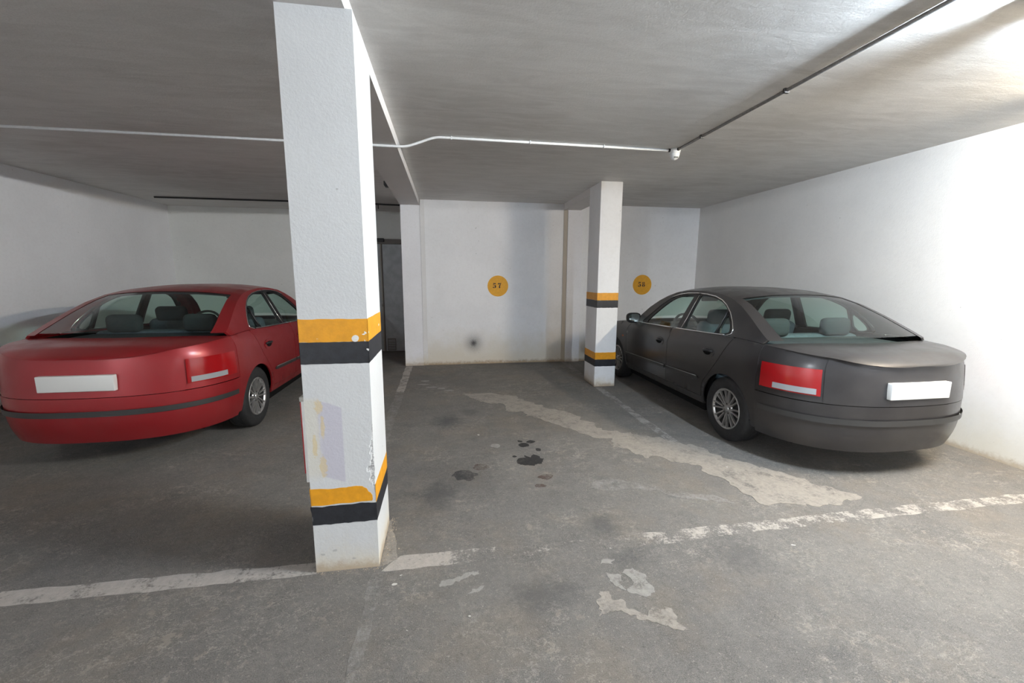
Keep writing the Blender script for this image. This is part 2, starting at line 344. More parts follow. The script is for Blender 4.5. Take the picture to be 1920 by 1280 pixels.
# ------------------------------------------------------------------ mesh helpers
class MB:
    def __init__(s): s.v = []; s.f = []; s.smooth = []
    def add(s, vs, fs, smooth=False):
        o = len(s.v); s.v += [tuple(p) for p in vs]
        s.f += [tuple(i + o for i in f) for f in fs]; s.smooth += [smooth] * len(fs); return s
    def box(s, lo, hi, bev=0.0):
        if bev <= 0:
            x0, y0, z0 = lo; x1, y1, z1 = hi
            vs = [(x0, y0, z0), (x1, y0, z0), (x1, y1, z0), (x0, y1, z0), (x0, y0, z1), (x1, y0, z1), (x1, y1, z1), (x0, y1, z1)]
            return s.add(vs, [(0, 3, 2, 1), (4, 5, 6, 7), (0, 1, 5, 4), (1, 2, 6, 5), (2, 3, 7, 6), (3, 0, 4, 7)])
        bm = bmesh.new(); bmesh.ops.create_cube(bm, size=1.0)
        for v in bm.verts: v.co = Vector([(l + h) / 2 + c * (h - l) for l, h, c in zip(lo, hi, v.co)])
        bmesh.ops.bevel(bm, geom=bm.edges[:], offset=bev, segments=3, affect='EDGES', profile=0.5)
        bm.verts.ensure_lookup_table(); bm.verts.index_update()
        s.add([v.co for v in bm.verts], [[v.index for v in f.verts] for f in bm.faces], True); bm.free(); return s
    def tube(s, pts, r, n=10, caps=True):
        pts = [Vector(p) for p in pts]; vs = []; fs = []
        rs = r if isinstance(r, (list, tuple)) else [r] * len(pts)
        up = None
        for i, p in enumerate(pts):
            d = (pts[min(i + 1, len(pts) - 1)] - pts[max(i - 1, 0)]).normalized()
            if up is None: up = d.orthogonal().normalized()
            up = (up - d * up.dot(d)).normalized(); sd = d.cross(up)
            for k in range(n):
                a = 2 * math.pi * k / n
                vs.append(p + (up * math.cos(a) + sd * math.sin(a)) * rs[i])
        for i in range(len(pts) - 1):
            for k in range(n):
                fs.append((i * n + k, i * n + (k + 1) % n, (i + 1) * n + (k + 1) % n, (i + 1) * n + k))
        s.add(vs, fs, True)
        if caps:
            o = len(s.v) - len(vs)
            s.f += [tuple(o + k for k in range(n))[::-1], tuple(o + (len(pts) - 1) * n + k for k in range(n))]; s.smooth += [False, False]
        return s
    def lathe(s, prof, axis='z', n=32, at=(0, 0, 0), a0=0.0, a1=2 * math.pi):
        """prof: (radius, height) pairs turned about the axis"""
        vs = []; fs = []; full = abs(a1 - a0 - 2 * math.pi) < 1e-6; m = n if full else n + 1
        for (r, h) in prof:
            for k in range(m):
                a = a0 + (a1 - a0) * k / n; c, q = r * math.cos(a), r * math.sin(a)
                p = {'z': (c, q, h), 'x': (h, c, q), 'y': (c, h, q)}[axis]
                vs.append(tuple(u + v for u, v in zip(p, at)))
        for i in range(len(prof) - 1):
            for k in range(n):
                k2 = (k + 1) % m
                fs.append((i * m + k, i * m + k2, (i + 1) * m + k2, (i + 1) * m + k))
        return s.add(vs, fs, True)
    def prism(s, poly, axis, lo, hi):
        """polygon (list of 2-D points) extruded along an axis; axis y: points are (x, z); z: (x, y); x: (y, z)"""
        n = len(poly)
        def P(p, h): return {'y': (p[0], h, p[1]), 'z': (p[0], p[1], h), 'x': (h, p[0], p[1])}[axis]
        ar = sum(poly[i][0] * poly[(i + 1) % n][1] - poly[(i + 1) % n][0] * poly[i][1] for i in range(n))
        if ar < 0: poly = poly[::-1]
        r = delaunay_2d_cdt([Vector(p) for p in poly], [(i, (i + 1) % n) for i in range(n)], [], 1, 1e-7)
        pv, tri = r[0], r[2]
        o = len(pv)
        s.add([P(p, lo) for p in pv] + [P(p, hi) for p in pv], [tuple(t) for t in tri] + [tuple(i + o for i in t)[::-1] for t in tri])
        s.add([P(p, lo) for p in poly] + [P(p, hi) for p in poly], [(i, (i + 1) % n, n + (i + 1) % n, n + i) for i in range(n)])
        return s
    def build(s, name, mat, parent=None):
        me = bpy.data.meshes.new(name); me.from_pydata(s.v, [], s.f)
        me.polygons.foreach_set('use_smooth', s.smooth)
        me.materials.append(mat if not isinstance(mat, str) else M[mat])
        bm = bmesh.new(); bm.from_mesh(me); bmesh.ops.recalc_face_normals(bm, faces=bm.faces[:]); bm.to_mesh(me); bm.free()
        o = bpy.data.objects.new(name, me); col.objects.link(o)
        if parent is not None: o.parent = parent
        return o

def tag(o, label=None, cat=None, group=None, kind=None):
    if label: o['label'] = label
    if cat: o['category'] = cat
    if group: o['group'] = group
    if kind: o['kind'] = kind
    return o
def empty(name, loc=(0, 0, 0), rz=0.0):
    o = bpy.data.objects.new(name, None); col.objects.link(o); o.location = loc; o.rotation_euler = (0, 0, rz); o.empty_display_size = .1
    return o

def rough(poly, step=0.02, amp=0.02, seed=0, closed=True):
    """resample a polygon outline and make it ragged"""
    rng = np.random.RandomState(seed); pts = []
    n = len(poly)
    for i in range(n if closed else n - 1):
        a = np.array(poly[i], float); b = np.array(poly[(i + 1) % n], float)
        k = max(1, int(np.hypot(*(b - a)) / step))
        for j in range(k): pts.append(a + (b - a) * j / k)
    pts = np.array(pts); m = len(pts)
    def sm(L):
        L = min(L, m); x = rng.randn(m, 2); ker = np.hanning(L + 2)[1:-1]; ker /= np.sqrt((ker ** 2).sum())
        return np.stack([np.convolve(np.concatenate([x[-L:, c], x[:, c], x[:L, c]]), ker, 'same')[L:-L] for c in (0, 1)], 1)
    d = (sm(13) * 0.55 + sm(6) * 0.35 + sm(3) * 0.2) * amp
    return [tuple(p) for p in pts + d]

# ------------------------------------------------------------------ the shell
def struct(name, mb, mat, label=None):
    o = mb.build(name, mat); o['kind'] = 'structure'
    if label: o['label'] = label
    return o
floor = struct('floor', MB().box((-5.2, -7.2, -0.12), (9.2, 8.95, 0)), 'floor', 'worn grey asphalt garage floor with stains')
struct('ceiling', MB().box((-5.2, -7.2, CEIL), (9.2, 8.95, CEIL + .15)), 'ceiling', 'grey skimmed concrete garage ceiling')
wall_back = struct('wall_back', MB().box((-0.41, 7.285, 0), (4.845, 7.485, CEIL)), 'wall_bay', 'white back wall of the two numbered bays')
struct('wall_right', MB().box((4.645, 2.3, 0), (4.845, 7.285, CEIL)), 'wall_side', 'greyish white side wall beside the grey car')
struct('wall_side', MB().box((4.845, 2.3, 0), (9.0, 2.5, CEIL)), 'wall')
struct('wall_far_right', MB().box((9.0, -7.0, 0), (9.2, 2.5, CEIL)), 'wall')
struct('wall_left', MB().box((-5.2, -7.0, 0), (-5.0, 8.75, CEIL)), 'wall')
struct('wall_front', MB().box((-5.2, -7.2, 0), (9.2, -7.0, CEIL)), 'wall')
struct('wall_passage', MB().box((-5.2, 8.75, 0), (-0.41, 8.95, CEIL)), 'passage', 'grey end wall of the passage behind the left bay')
struct('wall_corner', MB().box((-0.61, 7.485, 0), (-0.41, 8.75, CEIL)), 'passage')
o = struct('pilaster', MB().box((-0.72, 7.262, 0), (-0.41, 7.485, 2.70)), 'pilaster'); tag(o, 'white wall pilaster under the beam, left of bay 57', 'pilaster')
o = struct('pilaster', MB().box((2.132, 7.255, 0), (2.397, 7.285, 2.694)), 'pilaster'); tag(o, 'white wall pilaster behind the far striped pillar', 'pilaster')
struct('trim_1', MB().box((-0.405, 7.272, 0), (-0.335, 7.285, 2.795)), 'joint_pale', 'pale vertical plaster joint left of bay 57')
struct('trim_2', MB().box((2.062, 7.270, 0), (2.132, 7.285, 2.694)), 'joint', 'brown stained vertical joint right of bay 57')
o = struct('beam', MB().box((-0.725, -7.0, 2.703), (-0.415, 7.262, CEIL)), 'beam'); tag(o, 'long white ceiling beam over the near striped pillar', 'beam')
o = struct('beam', MB().box((2.055, 5.9, 2.694), (2.36, 7.255, CEIL)), 'beam'); tag(o, 'short ceiling beam behind the far striped pillar', 'beam')

# floor markings, patches and stains: thin pieces lying on the floor, parts of it
def lay(name, poly, mat, h=0.0012, seed=0, amp=0.004, step=0.02, label=None):
    p = rough(poly, step, amp, seed)
    o = MB().prism(p, 'z', 0.0002, h).build(name, mat, floor)
    if label: o['label'] = label
    return o
lay('parking_line', [(-0.375, 2.075), (-0.06, 2.066), (0.75, 2.06), (1.05, 2.055), (1.75, 2.08), (3.0, 2.10), (4.6, 2.10), (4.6, 2.2), (3.0, 2.2), (1.75, 2.18), (1.05, 2.168), (0.75, 2.165), (-0.06, 2.184), (-0.28, 2.178)], 'line_front', seed=1, amp=.006)
lay('parking_line', [(-2.2, 2.09), (-0.71, 2.095), (-0.712, 2.195), (-2.2, 2.195)], 'line_strong', seed=4, amp=.006)
lay('parking_line', [(-0.69, 5.60), (-0.586, 5.56), (-0.60, 7.25), (-0.71, 7.25)], 'line_strong', seed=5, amp=.006)
lay('parking_line', [(-0.66, 2.55), (-0.565, 2.55), (-0.585, 5.55), (-0.69, 5.59)], 'line_faint', seed=6, amp=.008)
lay('parking_line', [(2.055, 5.45), (2.055, 4.0), (2.085, 3.0), (2.17, 3.0), (2.15, 4.0), (2.15, 5.45)], 'line_mid', seed=7, amp=.006)
lay('parking_line', [(-0.42, 0.3), (-0.345, 0.3), (-0.36, 2.06), (-0.415, 2.06)], 'line_faint', seed=8, amp=.008)
lay('parking_line', [(2.06, 5.94), (2.15, 5.94), (2.15, 7.24), (2.06, 7.24)], 'line_faint', seed=9, amp=.008)
BIG = [(0.06, 5.431), (0.286, 5.363), (0.547, 5.363), (0.829, 5.216), (1.005, 4.892), (1.17, 4.628), (1.358, 4.517), (1.432, 4.294), (1.5, 3.918), (1.997, 3.592), (2.163, 3.419), (2.246, 3.285), (2.402, 3.085), (2.569, 2.821), (2.765, 2.568), (2.9, 2.36), (2.5, 2.25), (2.182, 2.317), (2.084, 2.651), (2.085, 2.759), (2.042, 2.828), (2.046, 2.976), (2.003, 3.083), (1.878, 3.058), (1.778, 3.177), (1.631, 3.277), (1.518, 3.478), (1.51, 3.569), (1.43, 3.675), (1.331, 3.788), (1.249, 3.924), (1.168, 4.091), (0.972, 4.236), (0.847, 4.455), (0.681, 4.614), (0.635, 4.945), (0.499, 4.902), (0.346, 5.082), (0.204, 5.304)]
lay('screed_patch', BIG, 'screed', 0.003, 11, .036, .016, 'long bare beige screed patch running across the bay')
lay('screed_patch', [(0.809, 1.976), (0.845, 1.989), (0.906, 1.986), (0.869, 1.93), (0.807, 1.958)], 'screed_pale', 0.002, 12, .010, .006)
lay('screed_patch', [(0.82, 1.873), (0.847, 1.858), (0.876, 1.857), (0.867, 1.816), (0.842, 1.793), (0.864, 1.738), (0.836, 1.763), (0.807, 1.809)], 'screed_pale', 0.002, 13, .010, .006)
lay('screed_patch', [(0.905, 1.866), (0.968, 1.891), (1.005, 1.845), (1.0, 1.785), (1.0, 1.723), (0.947, 1.696), (0.917, 1.715), (0.886, 1.75), (0.927, 1.786), (0.915, 1.831)], 'screed_pale', 0.002, 14, .010, .006)
lay('screed_patch', [(0.716, 1.751), (0.74, 1.762), (0.79, 1.729), (0.771, 1.703), (0.809, 1.683), (0.811, 1.654), (0.845, 1.613), (0.895, 1.579), (0.942, 1.612), (0.984, 1.605), (1.02, 1.627), (1.031, 1.567), (1.03, 1.479), (0.983, 1.487), (0.922, 1.532), (0.888, 1.55), (0.825, 1.585), (0.777, 1.628), (0.709, 1.625), (0.677, 1.617), (0.691, 1.673)], 'screed', 0.002, 15, .012, .006)
lay('screed_patch', [(-0.06, 1.93), (-0.007, 1.949), (0.071, 1.981), (0.14, 1.999), (0.149, 1.969), (0.094, 1.966), (0.0, 1.921), (-0.06, 1.914)], 'screed_pale', 0.002, 16, .010, .006)
lay('screed_patch', [(0.069, 1.844), (0.135, 1.885), (0.164, 1.87), (0.125, 1.85)], 'screed_pale', 0.002, 17, .010, .006)
lay('screed_patch', [(-0.395, 2.1), (-0.30, 2.15), (-0.33, 2.35), (-0.375, 2.55), (-0.40, 2.52), (-0.385, 2.2)], 'screed', 0.002, 18, .008, .015)
lay('screed_patch', [(1.03, 2.75), (1.5, 2.62), (1.66, 2.5), (1.95, 2.42), (1.95, 2.5), (1.7, 2.58), (1.5, 2.75), (1.2, 2.9)], 'line_faint', 0.002, 19, .03, .02)
def ell(x, y, rx, ry, n=20): return [(x + rx * math.cos(2 * math.pi * k / n), y + ry * math.sin(2 * math.pi * k / n)) for k in range(n)]
for i, (x, y, rx, ry, mt) in enumerate([(0.683, 3.275, .115, .085, 'oil'), (0.684, 3.607, .055, .045, 'oil'), (0.76, 3.665, .036, .03, 'oil'), (0.80, 3.481, .028, .028, 'oil'), (0.563, 3.364, .018, .02, 'oil'),
                                       (0.665, 3.69, .025, .022, 'oil'), (0.116, 3.088, .105, .085, 'oil_dry'), (0.74, 2.965, .06, .045, 'oil_brown'), (0.66, 2.84, .05, .03, 'oil_brown'), (0.255, 3.21, .06, .05, 'oil_brown')]):
    lay('oil_stain', ell(x, y, rx, ry), mt, 0.0010, 30 + i, min(rx, ry) * .26, .008)

for i, (x, y, rx, ry) in enumerate([(-.36, 5.95, .09, .022), (-.23, 5.78, .08, .03), (-.10, 5.70, .05, .035), (.0, 5.58, .07, .025), (-.33, 6.15, .06, .03), (.42, 3.62, .05, .05)]):
    lay('screed_patch', ell(x, y, rx, ry), 'screed_pale', 0.0015, 50 + i, .010, .012)

# ------------------------------------------------------------------ near pillar: chipped front right edge
def near_pillar():
    x0, x1, y0, y1 = -0.705, -0.385, 2.11, 2.518
    zs = [0] + [0.40 + 0.012 * k for k in range(36)] + [0.9, 1.2, 1.6, 2.0, 2.4, 2.703]
    rng = np.random.RandomState(4)
    nz = len(zs)
    amp = [0.0] * nz; wd = [0.0] * nz
    for i, z in enumerate(zs):
        if .435 < z < .80:
            q = min(1, (z - .435) / .05, (.80 - z) / .10)
            wide = .007 + .026 * math.exp(-((z - .545) / .05) ** 2) + .008 * math.exp(-((z - .66) / .05) ** 2)
            wd[i] = max(.003, q * wide * (0.6 + .8 * rng.rand())); amp[i] = q * (.003 + .004 * rng.rand())
    # front columns: offsets from the right edge; right face: offsets from the front edge
    fo = [0.32, 0.20, 0.10, 0.06, 0.05, 0.04, 0.03, 0.022, 0.015, 0.008]
    ro = [0.008, 0.016, 0.05, 0.2, 0.408]
    ring = []; dmg = []
    for i, z in enumerate(zs):
        row = []; dr = []
        for o_ in fo:
            d = amp[i] * (0.6 + .6 * rng.rand()) if o_ < wd[i] else 0.0
            row.append((x1 - o_, y0 + d, z)); dr.append(1.0 if o_ < wd[i] else 0.0)
        row.append((x1 - amp[i] * .9, y0 + amp[i] * .9, z)); dr.append(1.0 if amp[i] > 0 else 0.0)
        for o_ in ro:
            d = amp[i] * .5 * rng.rand() if o_ < wd[i] * .35 else 0.0
            row.append((x1 - d, y0 + o_, z)); dr.append(1.0 if o_ < wd[i] * .35 else 0.0)
        row.append((x0, y1, z)); dr.append(0.0)
        ring.append(row); dmg.append(dr)
    n = len(ring[0]); mb = MB()
    fs = [(i * n + k, i * n + (k + 1) % n, (i + 1) * n + (k + 1) % n, (i + 1) * n + k) for i in range(nz - 1) for k in range(n)]
    mb.add([p for r in ring for p in r], fs)
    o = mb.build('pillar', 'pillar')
    a = o.data.attributes.new('damage', 'FLOAT', 'POINT'); a.data.foreach_set('value', [q for r in dmg for q in r])
    tag(o, 'near white square pillar with chipped corner and two orange and black bands', 'pillar', kind='structure')
    return o
near = near_pillar()

def band(parent, name, mat, x0, x1, y0, y1, zb_, zt, front=None, t=0.0012, seed=0, slope=0.0):
    """painted band: one thin face per side, the front with its own outline when it is chipped"""
    rng = np.random.RandomState(seed)
    mb = MB()
    def wob(a, b, z, k=14): return [(a + (b - a) * i / k, z + (rng.rand() - .5) * .003) for i in range(k + 1)]
    f = front if front else wob(x0 - t, x1 + t, zb_) + wob(x1 + t, x0 - t, zt)
    mb.prism(f, 'y', y0 - t, y0 + .0004)
    for xs in ((x0 - t, x0 + .0004), (x1 - .0004, x1 + t)):
        mb.prism(wob(y0 - t, y1 + t, zb_) + wob(y1 + t, y0 - t, zt), 'x', xs[0], xs[1])
    mb.prism([(x0 - t, zb_), (x1 + t, zb_), (x1 + t, zt), (x0 - t, zt)], 'y', y1 - .0004, y1 + t)
    return mb.build(name, mat, parent)
NP = (-0.705, -0.385, 2.11, 2.518)
band(near, 'orange_band', 'orange', *NP, 1.2295, 1.341, seed=1)
band(near, 'black_band', 'black_band', *NP, 1.121, 1.2293, seed=2)
fl = [(-0.706, .378), (-0.60, .379), (-0.50, .381), (-0.405, .383), (-0.401, .392), (-0.402, .412), (-0.408, .424), (-0.413, .430), (-0.420, .434), (-0.424, .444), (-0.430, .456), (-0.442, .462), (-0.452, .470),
      (-0.48, .472), (-0.52, .470), (-0.53, .466), (-0.57, .468), (-0.62, .466), (-0.66, .469), (-0.706, .466)]
band(near, 'orange_band', 'orange', *NP, .376, .474, front=rough(fl, .012, .0025, 5), seed=3)
band(near, 'black_band', 'black_band', *NP, .270, .3755, seed=4, front=rough([(-0.706, .270), (-0.62, .268), (-0.54, .272), (-0.45, .268), (-0.3845, .275), (-0.3845, .373), (-0.45, .3755), (-0.58, .373), (-0.706, .372)], .01, .0035, 6))
def chip(x, z, rx, rz, seed, face='front'):
    p = rough(ell(x, z, rx, rz, 12), .006, .004, seed)
    mb = MB()
    if face == 'front': mb.prism(p, 'y', 2.1080, 2.1086)
    else: mb.prism(p, 'x', -0.3836, -0.3829)
    mb.build('paint_chip', 'plaster_chip', near)
chip(-0.448, 1.248, .017, .020, 1); chip(-0.392, 1.272, .007, .006, 2); chip(-0.405, 1.268, .008, .003, 3); chip(-0.622, 1.245, .003, .004, 4)
chip(2.44, 1.272, .012, .008, 5, 'side'); chip(2.122, 1.272, .008, .006, 6, 'side'); chip(-0.389, 1.19, .003, .005, 7); chip(-0.40, 1.232, .002, .002, 8)

far_p = MB().box((2.052, 5.485, 0), (2.357, 5.925, CEIL), 0.006).build('pillar', 'pillar_far')
tag(far_p, 'far white square pillar with two orange and black bands beside the grey car', 'pillar', kind='structure')
FP = (2.052, 2.357, 5.485, 5.925)
for nm, a, b_, s_ in (('orange_band', 1.226, 1.328, 1), ('black_band', 1.123, 1.2258, 2), ('orange_band', .394, .4935, 3), ('black_band', .2945, .3938, 4)):
    band(far_p, nm, 'orange' if nm[0] == 'o' else 'black_band', *FP, a, b_, seed=20 + s_)

# ------------------------------------------------------------------ bay numbers
def cres(cx, cz, RX, RZ, rx, rz, a0, a1, n=14):
    A = [math.radians(a0 + (a1 - a0) * i / n) for i in range(n + 1)]
    return [(cx + RX * math.cos(a), cz + RZ * math.sin(a)) for a in A] + [(cx + rx * math.cos(a), cz + rz * math.sin(a)) for a in A[::-1]]
DIG = {'5': [[(.07, 1.0), (.40, .965), (.60, 1.0), (.585, .80), (.40, .775), (.09, .80)], [(.05, .76), (.17, .745), (.155, .56), (.05, .50)],
             cres(.30, .30, .345, .32, .085, .235, 88, -88), [(.24, .62), (.24, .555), (.15, .535), (.07, .475), (.08, .52), (.16, .60)],
             ell(.115, .145, .125, .135, 14), [(.10, .03), (.25, .05), (.25, -.02), (.18, -.01)]],
       '7': [[(.0, 1.0), (.12, .975), (.45, .96), (.66, 1.0), (.66, .90), (.60, .80), (.12, .78), (.06, .64), (.0, .64)],
             [(.585, .745), (.40, .745), (.25, .52), (.19, .27), (.18, .10), (.24, .0), (.38, -.03), (.47, .03), (.47, .13), (.43, .27), (.45, .47)]],
       '8': [cres(.33, .755, .27, .25, .09, .18, 100, 260), cres(.33, .755, .27, .25, .09, .18, 80, -80),
             cres(.33, .255, .325, .275, .09, .19, 100, 260), cres(.33, .255, .325, .275, .09, .19, 80, -80)]}
def number_sign(x, z, digits, label):
    r = .182; y = 7.285
    root = empty('number_sign', (x, y, z))
    mb = MB(); mb.prism(ell(0, 0, r, r, 64), 'y', -.003, 0); mb.build('disc', 'sign_yellow', root)
    for ch, dx in digits:
        mb = MB()
        H = .088
        for p in DIG[ch]: mb.prism([(dx + (a - .32) * H, .009 + (b - .5) * H) for a, b in p], 'y', -.0042, -.002)
        mb.build('digit', 'sign_black', root)
    return tag(root, label, 'sign')
number_sign(.897, 1.378, (('5', -.060), ('7', .029)), 'orange disc with black stencilled 57 on the white back wall')
number_sign(3.587, 1.404, (('5', -.053), ('8', .024)), 'orange disc with black stencilled 58 on the wall behind the grey car')

# ------------------------------------------------------------------ sign board on the left face of the near pillar
sb = empty('sign_board', (-0.705, 2.128, 0.50))
MB().box((-0.020, 0, 0.0), (0.0, 0.34, 0.445), .002).build('board', 'sign_white', sb)
MB().box((-0.0245, -0.001, 0.05), (-0.020, 0.341, 0.425), .001).build('red_sheet', 'sign_red', sb)
MB().box((-0.026, -0.002, 0.43), (0.0, 0.342, 0.452), .002).build('top_cap', 'edge_strip', sb)
tag(sb, 'thin red and white board fixed to the left face of the near pillar', 'sign')

# ------------------------------------------------------------------ conduits and the ceiling sensor
def arc_path(pts, r=0.05, k=5):
    out = [Vector(pts[0])]
    for i in range(1, len(pts) - 1):
        p = Vector(pts[i]); a = (Vector(pts[i - 1]) - p).normalized() * r; b = (Vector(pts[i + 1]) - p).normalized() * r
        for j in range(k + 1):
            u = j / k; out.append((p + a) * (1 - u) ** 2 + p * 2 * u * (1 - u) + (p + b) * u * u)
    out.append(Vector(pts[-1])); return out
cd = empty('conduit', (0.8, 4.04, CEIL))
MB().tube([Vector(p) - Vector((.8, 4.04, CEIL)) for p in arc_path([(-4.99, 4.045, 2.690), (-0.33, 4.045, 2.690), (-0.07, 4.035, 2.783), (2.20, 4.045, 2.783)], .05)], 0.0115, 10).build('pipe', 'pvc', cd)
for x in (0.073, 0.80, 1.523):
    MB().box((x - .8 - .005, -.016, -.029), (x - .8 + .005, .016, 0), .002).build('pipe_clip', 'pvc', cd)
tag(cd, 'white plastic conduit bending under the beam and running along the ceiling', 'conduit')
c2 = empty('conduit', (2.272, 3.4, CEIL))
MB().tube([(0, .56, -.013), (0, .1, -.013), (0, -.12, -.013), (0.0, -2.4, -.013)], 0.0115, 10).build('pipe', 'dark_pipe', c2)
for y in (.215, -.72): MB().box((-.018, y - .01, -.03), (.018, y + .01, 0), .002).build('pipe_clip', 'clip', c2)
tag(c2, 'dark grey conduit running from the white ceiling sensor towards the viewer', 'conduit')
sn = empty('motion_sensor', (2.262, 4.045, CEIL))
MB().lathe([(0.0, 0), (.052, 0), (.054, -.012), (.052, -.036), (.047, -.042), (0, -.042)], 'z', 28).build('base', 'white_plastic', sn)
MB().lathe([(.046, -.040), (.047, -.055), (.042, -.075), (.03, -.092), (.014, -.101), (0, -.103)], 'z', 28).build('dome', 'white_plastic', sn)
MB().tube([(-.068, 0, -.014), (-.045, 0, -.014)], .0155, 12).build('gland', 'dark_plastic', sn)
MB().tube([(.008, -.066, -.014), (.006, -.042, -.014)], .0155, 12).build('gland', 'dark_plastic', sn)
MB().box((-.022, -.040, -.088), (.018, -.026, -.078), .003).build('lens_window', 'clip', sn)
tag(sn, 'small white domed sensor on the ceiling where the two conduits meet', 'sensor')

# passage at the back left: cable, little boxes, double steel door
cb = empty('cable', (-2.0, 7.75, CEIL))
MB().tube([(-2.6, 0, -.02), (.70, 0, -.02), (.95, .01, -.026), (1.25, 0, -.03)], .014, 8).build('cable_run', 'dark_plastic', cb)
MB().tube([(.865, -.01, -.02), (.865, -.01, -.105)], .008, 8).build('cable_drop', 'dark_plastic', cb)
MB().box((.70, -.03, -.052), (.80, .02, 0), .004).build('cable_box', 'clip', cb)
tag(cb, 'dark cable with a small box along the ceiling of the back left passage', 'cable')
jb = MB().box((-0.795, 5.98, CEIL - .055), (-0.735, 6.16, CEIL), .004).build('junction_box', 'dark_plastic')
tag(jb, 'small black box on the ceiling beside the long beam', 'box')
d1 = empty('door_1', (-1.25, 8.75, 0)); d1['kind'] = 'structure'; d1['label'] = 'blue grey double steel door at the end of the passage'
MB().box((0.012, -.03, 0.012), (0.94, 0, 2.165), .003).build('door_leaf', 'steel_door', d1)
MB().box((-0.94, -.03, 0.012), (-0.035, 0, 2.165), .003).build('door_leaf', 'steel_door', d1)
MB().box((-0.035, -.042, 0.012), (-0.012, 0, 2.165), .002).build('edge_strip', 'edge_strip', d1)
fr = MB(); fr.box((-1.02, -.045, 2.175), (0.83, 0.0, 2.265)); fr.box((-1.02, -.045, 0), (-0.95, 0, 2.175)); fr.box((-0.94, -.012, 0.0), (0.83, 0, 2.175)); fr.build('door_frame', 'door_frame', d1)
MB().box((-0.62, -.10, 2.205), (0.06, -.045, 2.275), .01).build('door_closer', 'dark_plastic', d1)
vt = MB(); vt.box((0.045, -.038, 0.03), (0.21, -.03, 0.275)); vt.build('vent_panel', 'door_frame', d1)
sl = MB()
for k in range(6): sl.box((0.058, -.042, 0.05 + k * .036), (0.197, -.037, 0.068 + k * .036))
sl.build('vent_slats', 'steel_door', d1)
MB().tube([(-0.02, -.05, .93), (-.02, -.05, 1.05)], .009, 8).build('door_handle', 'chrome', d1)

# ------------------------------------------------------------------ ceiling lamps
for i, (x, y, rz, s_, c_, hl) in enumerate(LAMPS):
    lm = empty('fluorescent_lamp', (x, y, CEIL), math.radians(rz))
    MB().box((-hl, -.055, -.055), (hl, .055, 0), .004).build('lamp_body', 'white_plastic', lm)
    em = emit_mat('fluorescent_tube_glow', c_, s_)
    MB().tube([(-hl + .04, 0, -.078), (hl - .04, 0, -.078)], .019, 12).build('lamp_tube', em, lm)
    for sx in (-1, 1): MB().box((sx * (hl - .02) - .02, -.02, -.10), (sx * (hl - .02) + .02, .02, -.05), .003).build('lamp_holder', 'white_plastic', lm)
    tag(lm, ['bluish fluorescent lamp on the ceiling in front of bay 58', 'warm fluorescent lamp on the ceiling in front of the side wall', 'fluorescent lamp at the right of the aisle, halfway back', 'fluorescent lamp on the ceiling at the far left of the aisle',
             'fluorescent lamp on the ceiling at the far right end of the garage'][i], 'lamp')

# ------------------------------------------------------------------ the two saloon cars
YF, WB = 6.03, 2.57                     # car-local: y = Y - YF, front hub at 0, rear hub at -WB
HUB_F, HUB_R, HUBZ = 0.0, -2.57, 0.307
def itp(v, tab):
    xs, ys = zip(*tab); return float(np.interp(v, xs, ys))
ZB = [(-3.56, .90), (-3.4, .955), (-3.1, .985), (-2.75, 1.0), (-2.45, .998), (-2.3, .987), (-2.01, .974), (-1.615, .96), (-.885, .934), (-.5, .918), (-.2, .90), (0, .885), (.3, .84), (.55, .775), (.75, .70), (.88, .64)]
ZR = [(-2.98, 1.005), (-2.85, 1.075), (-2.65, 1.185), (-2.45, 1.28), (-2.25, 1.345), (-2.05, 1.378), (-1.75, 1.398), (-1.45, 1.392), (-1.21, 1.362), (-1.045, 1.312), (-.89, 1.245), (-.714, 1.14), (-.588, 1.03), (-.47, .925)]
def zbelt(y): return itp(y, ZB)
def zrail(y): return itp(y, ZR)
PROF = [(.18, .80), (.25, .838), (.32, .860), (.45, .876), (.62, .885), (.80, .880), (.95, .868), (1.05, .86)]
YA_F, F_, NF = .08, .88, 2.3
YA_R, R_E, NR = -2.75, -3.55, 2.6
def plan(y):
    if y > YA_F: q = min(1, (y - YA_F) / (F_ - YA_F)); return max(0, 1 - q ** NF) ** (1 / NF)
    if y < YA_R: q = min(1, (YA_R - y) / (YA_R - R_E)); return max(0, 1 - q ** NR) ** (1 / NR)
    return 1.0
def prof_low(z, b):
    p = itp(z, PROF); t = max(0, min(1, (z - (b - .11)) / .11)); return p - .036 * t * t
def hw(y, z):
    b = zbelt(y)
    if z <= b: return prof_low(z, b) * plan(y)
    h = z - b
    return (prof_low(b, b) - .022 * min(1, h / .02) - .40 * h - .16 * h * h) * plan(y)

def inside(p, poly):
    x, y = p; r = False; n = len(poly); j = n - 1
    for i in range(n):
        xi, yi = poly[i]; xj, yj = poly[j]
        if (yi > y) != (yj > y) and x < (xj - xi) * (y - yi) / (yj - yi) + xi: r = not r
        j = i
    return r
def resample(poly, step):
    out = []; n = len(poly)
    for i in range(n):
        a, b = poly[i], poly[(i + 1) % n]; k = max(1, int(math.hypot(b[0] - a[0], b[1] - a[1]) / step))
        out += [(a[0] + (b[0] - a[0]) * j / k, a[1] + (b[1] - a[1]) * j / k) for j in range(k)]
    return out
def smooth_poly(poly, it=2):
    """round the corners of an outline a little"""
    for _ in range(it):
        out = []; n = len(poly)
        for i in range(n):
            a, b = poly[i], poly[(i + 1) % n]
            out += [(a[0] * .75 + b[0] * .25, a[1] * .75 + b[1] * .25), (a[0] * .25 + b[0] * .75, a[1] * .25 + b[1] * .75)]
        poly = out
    return poly
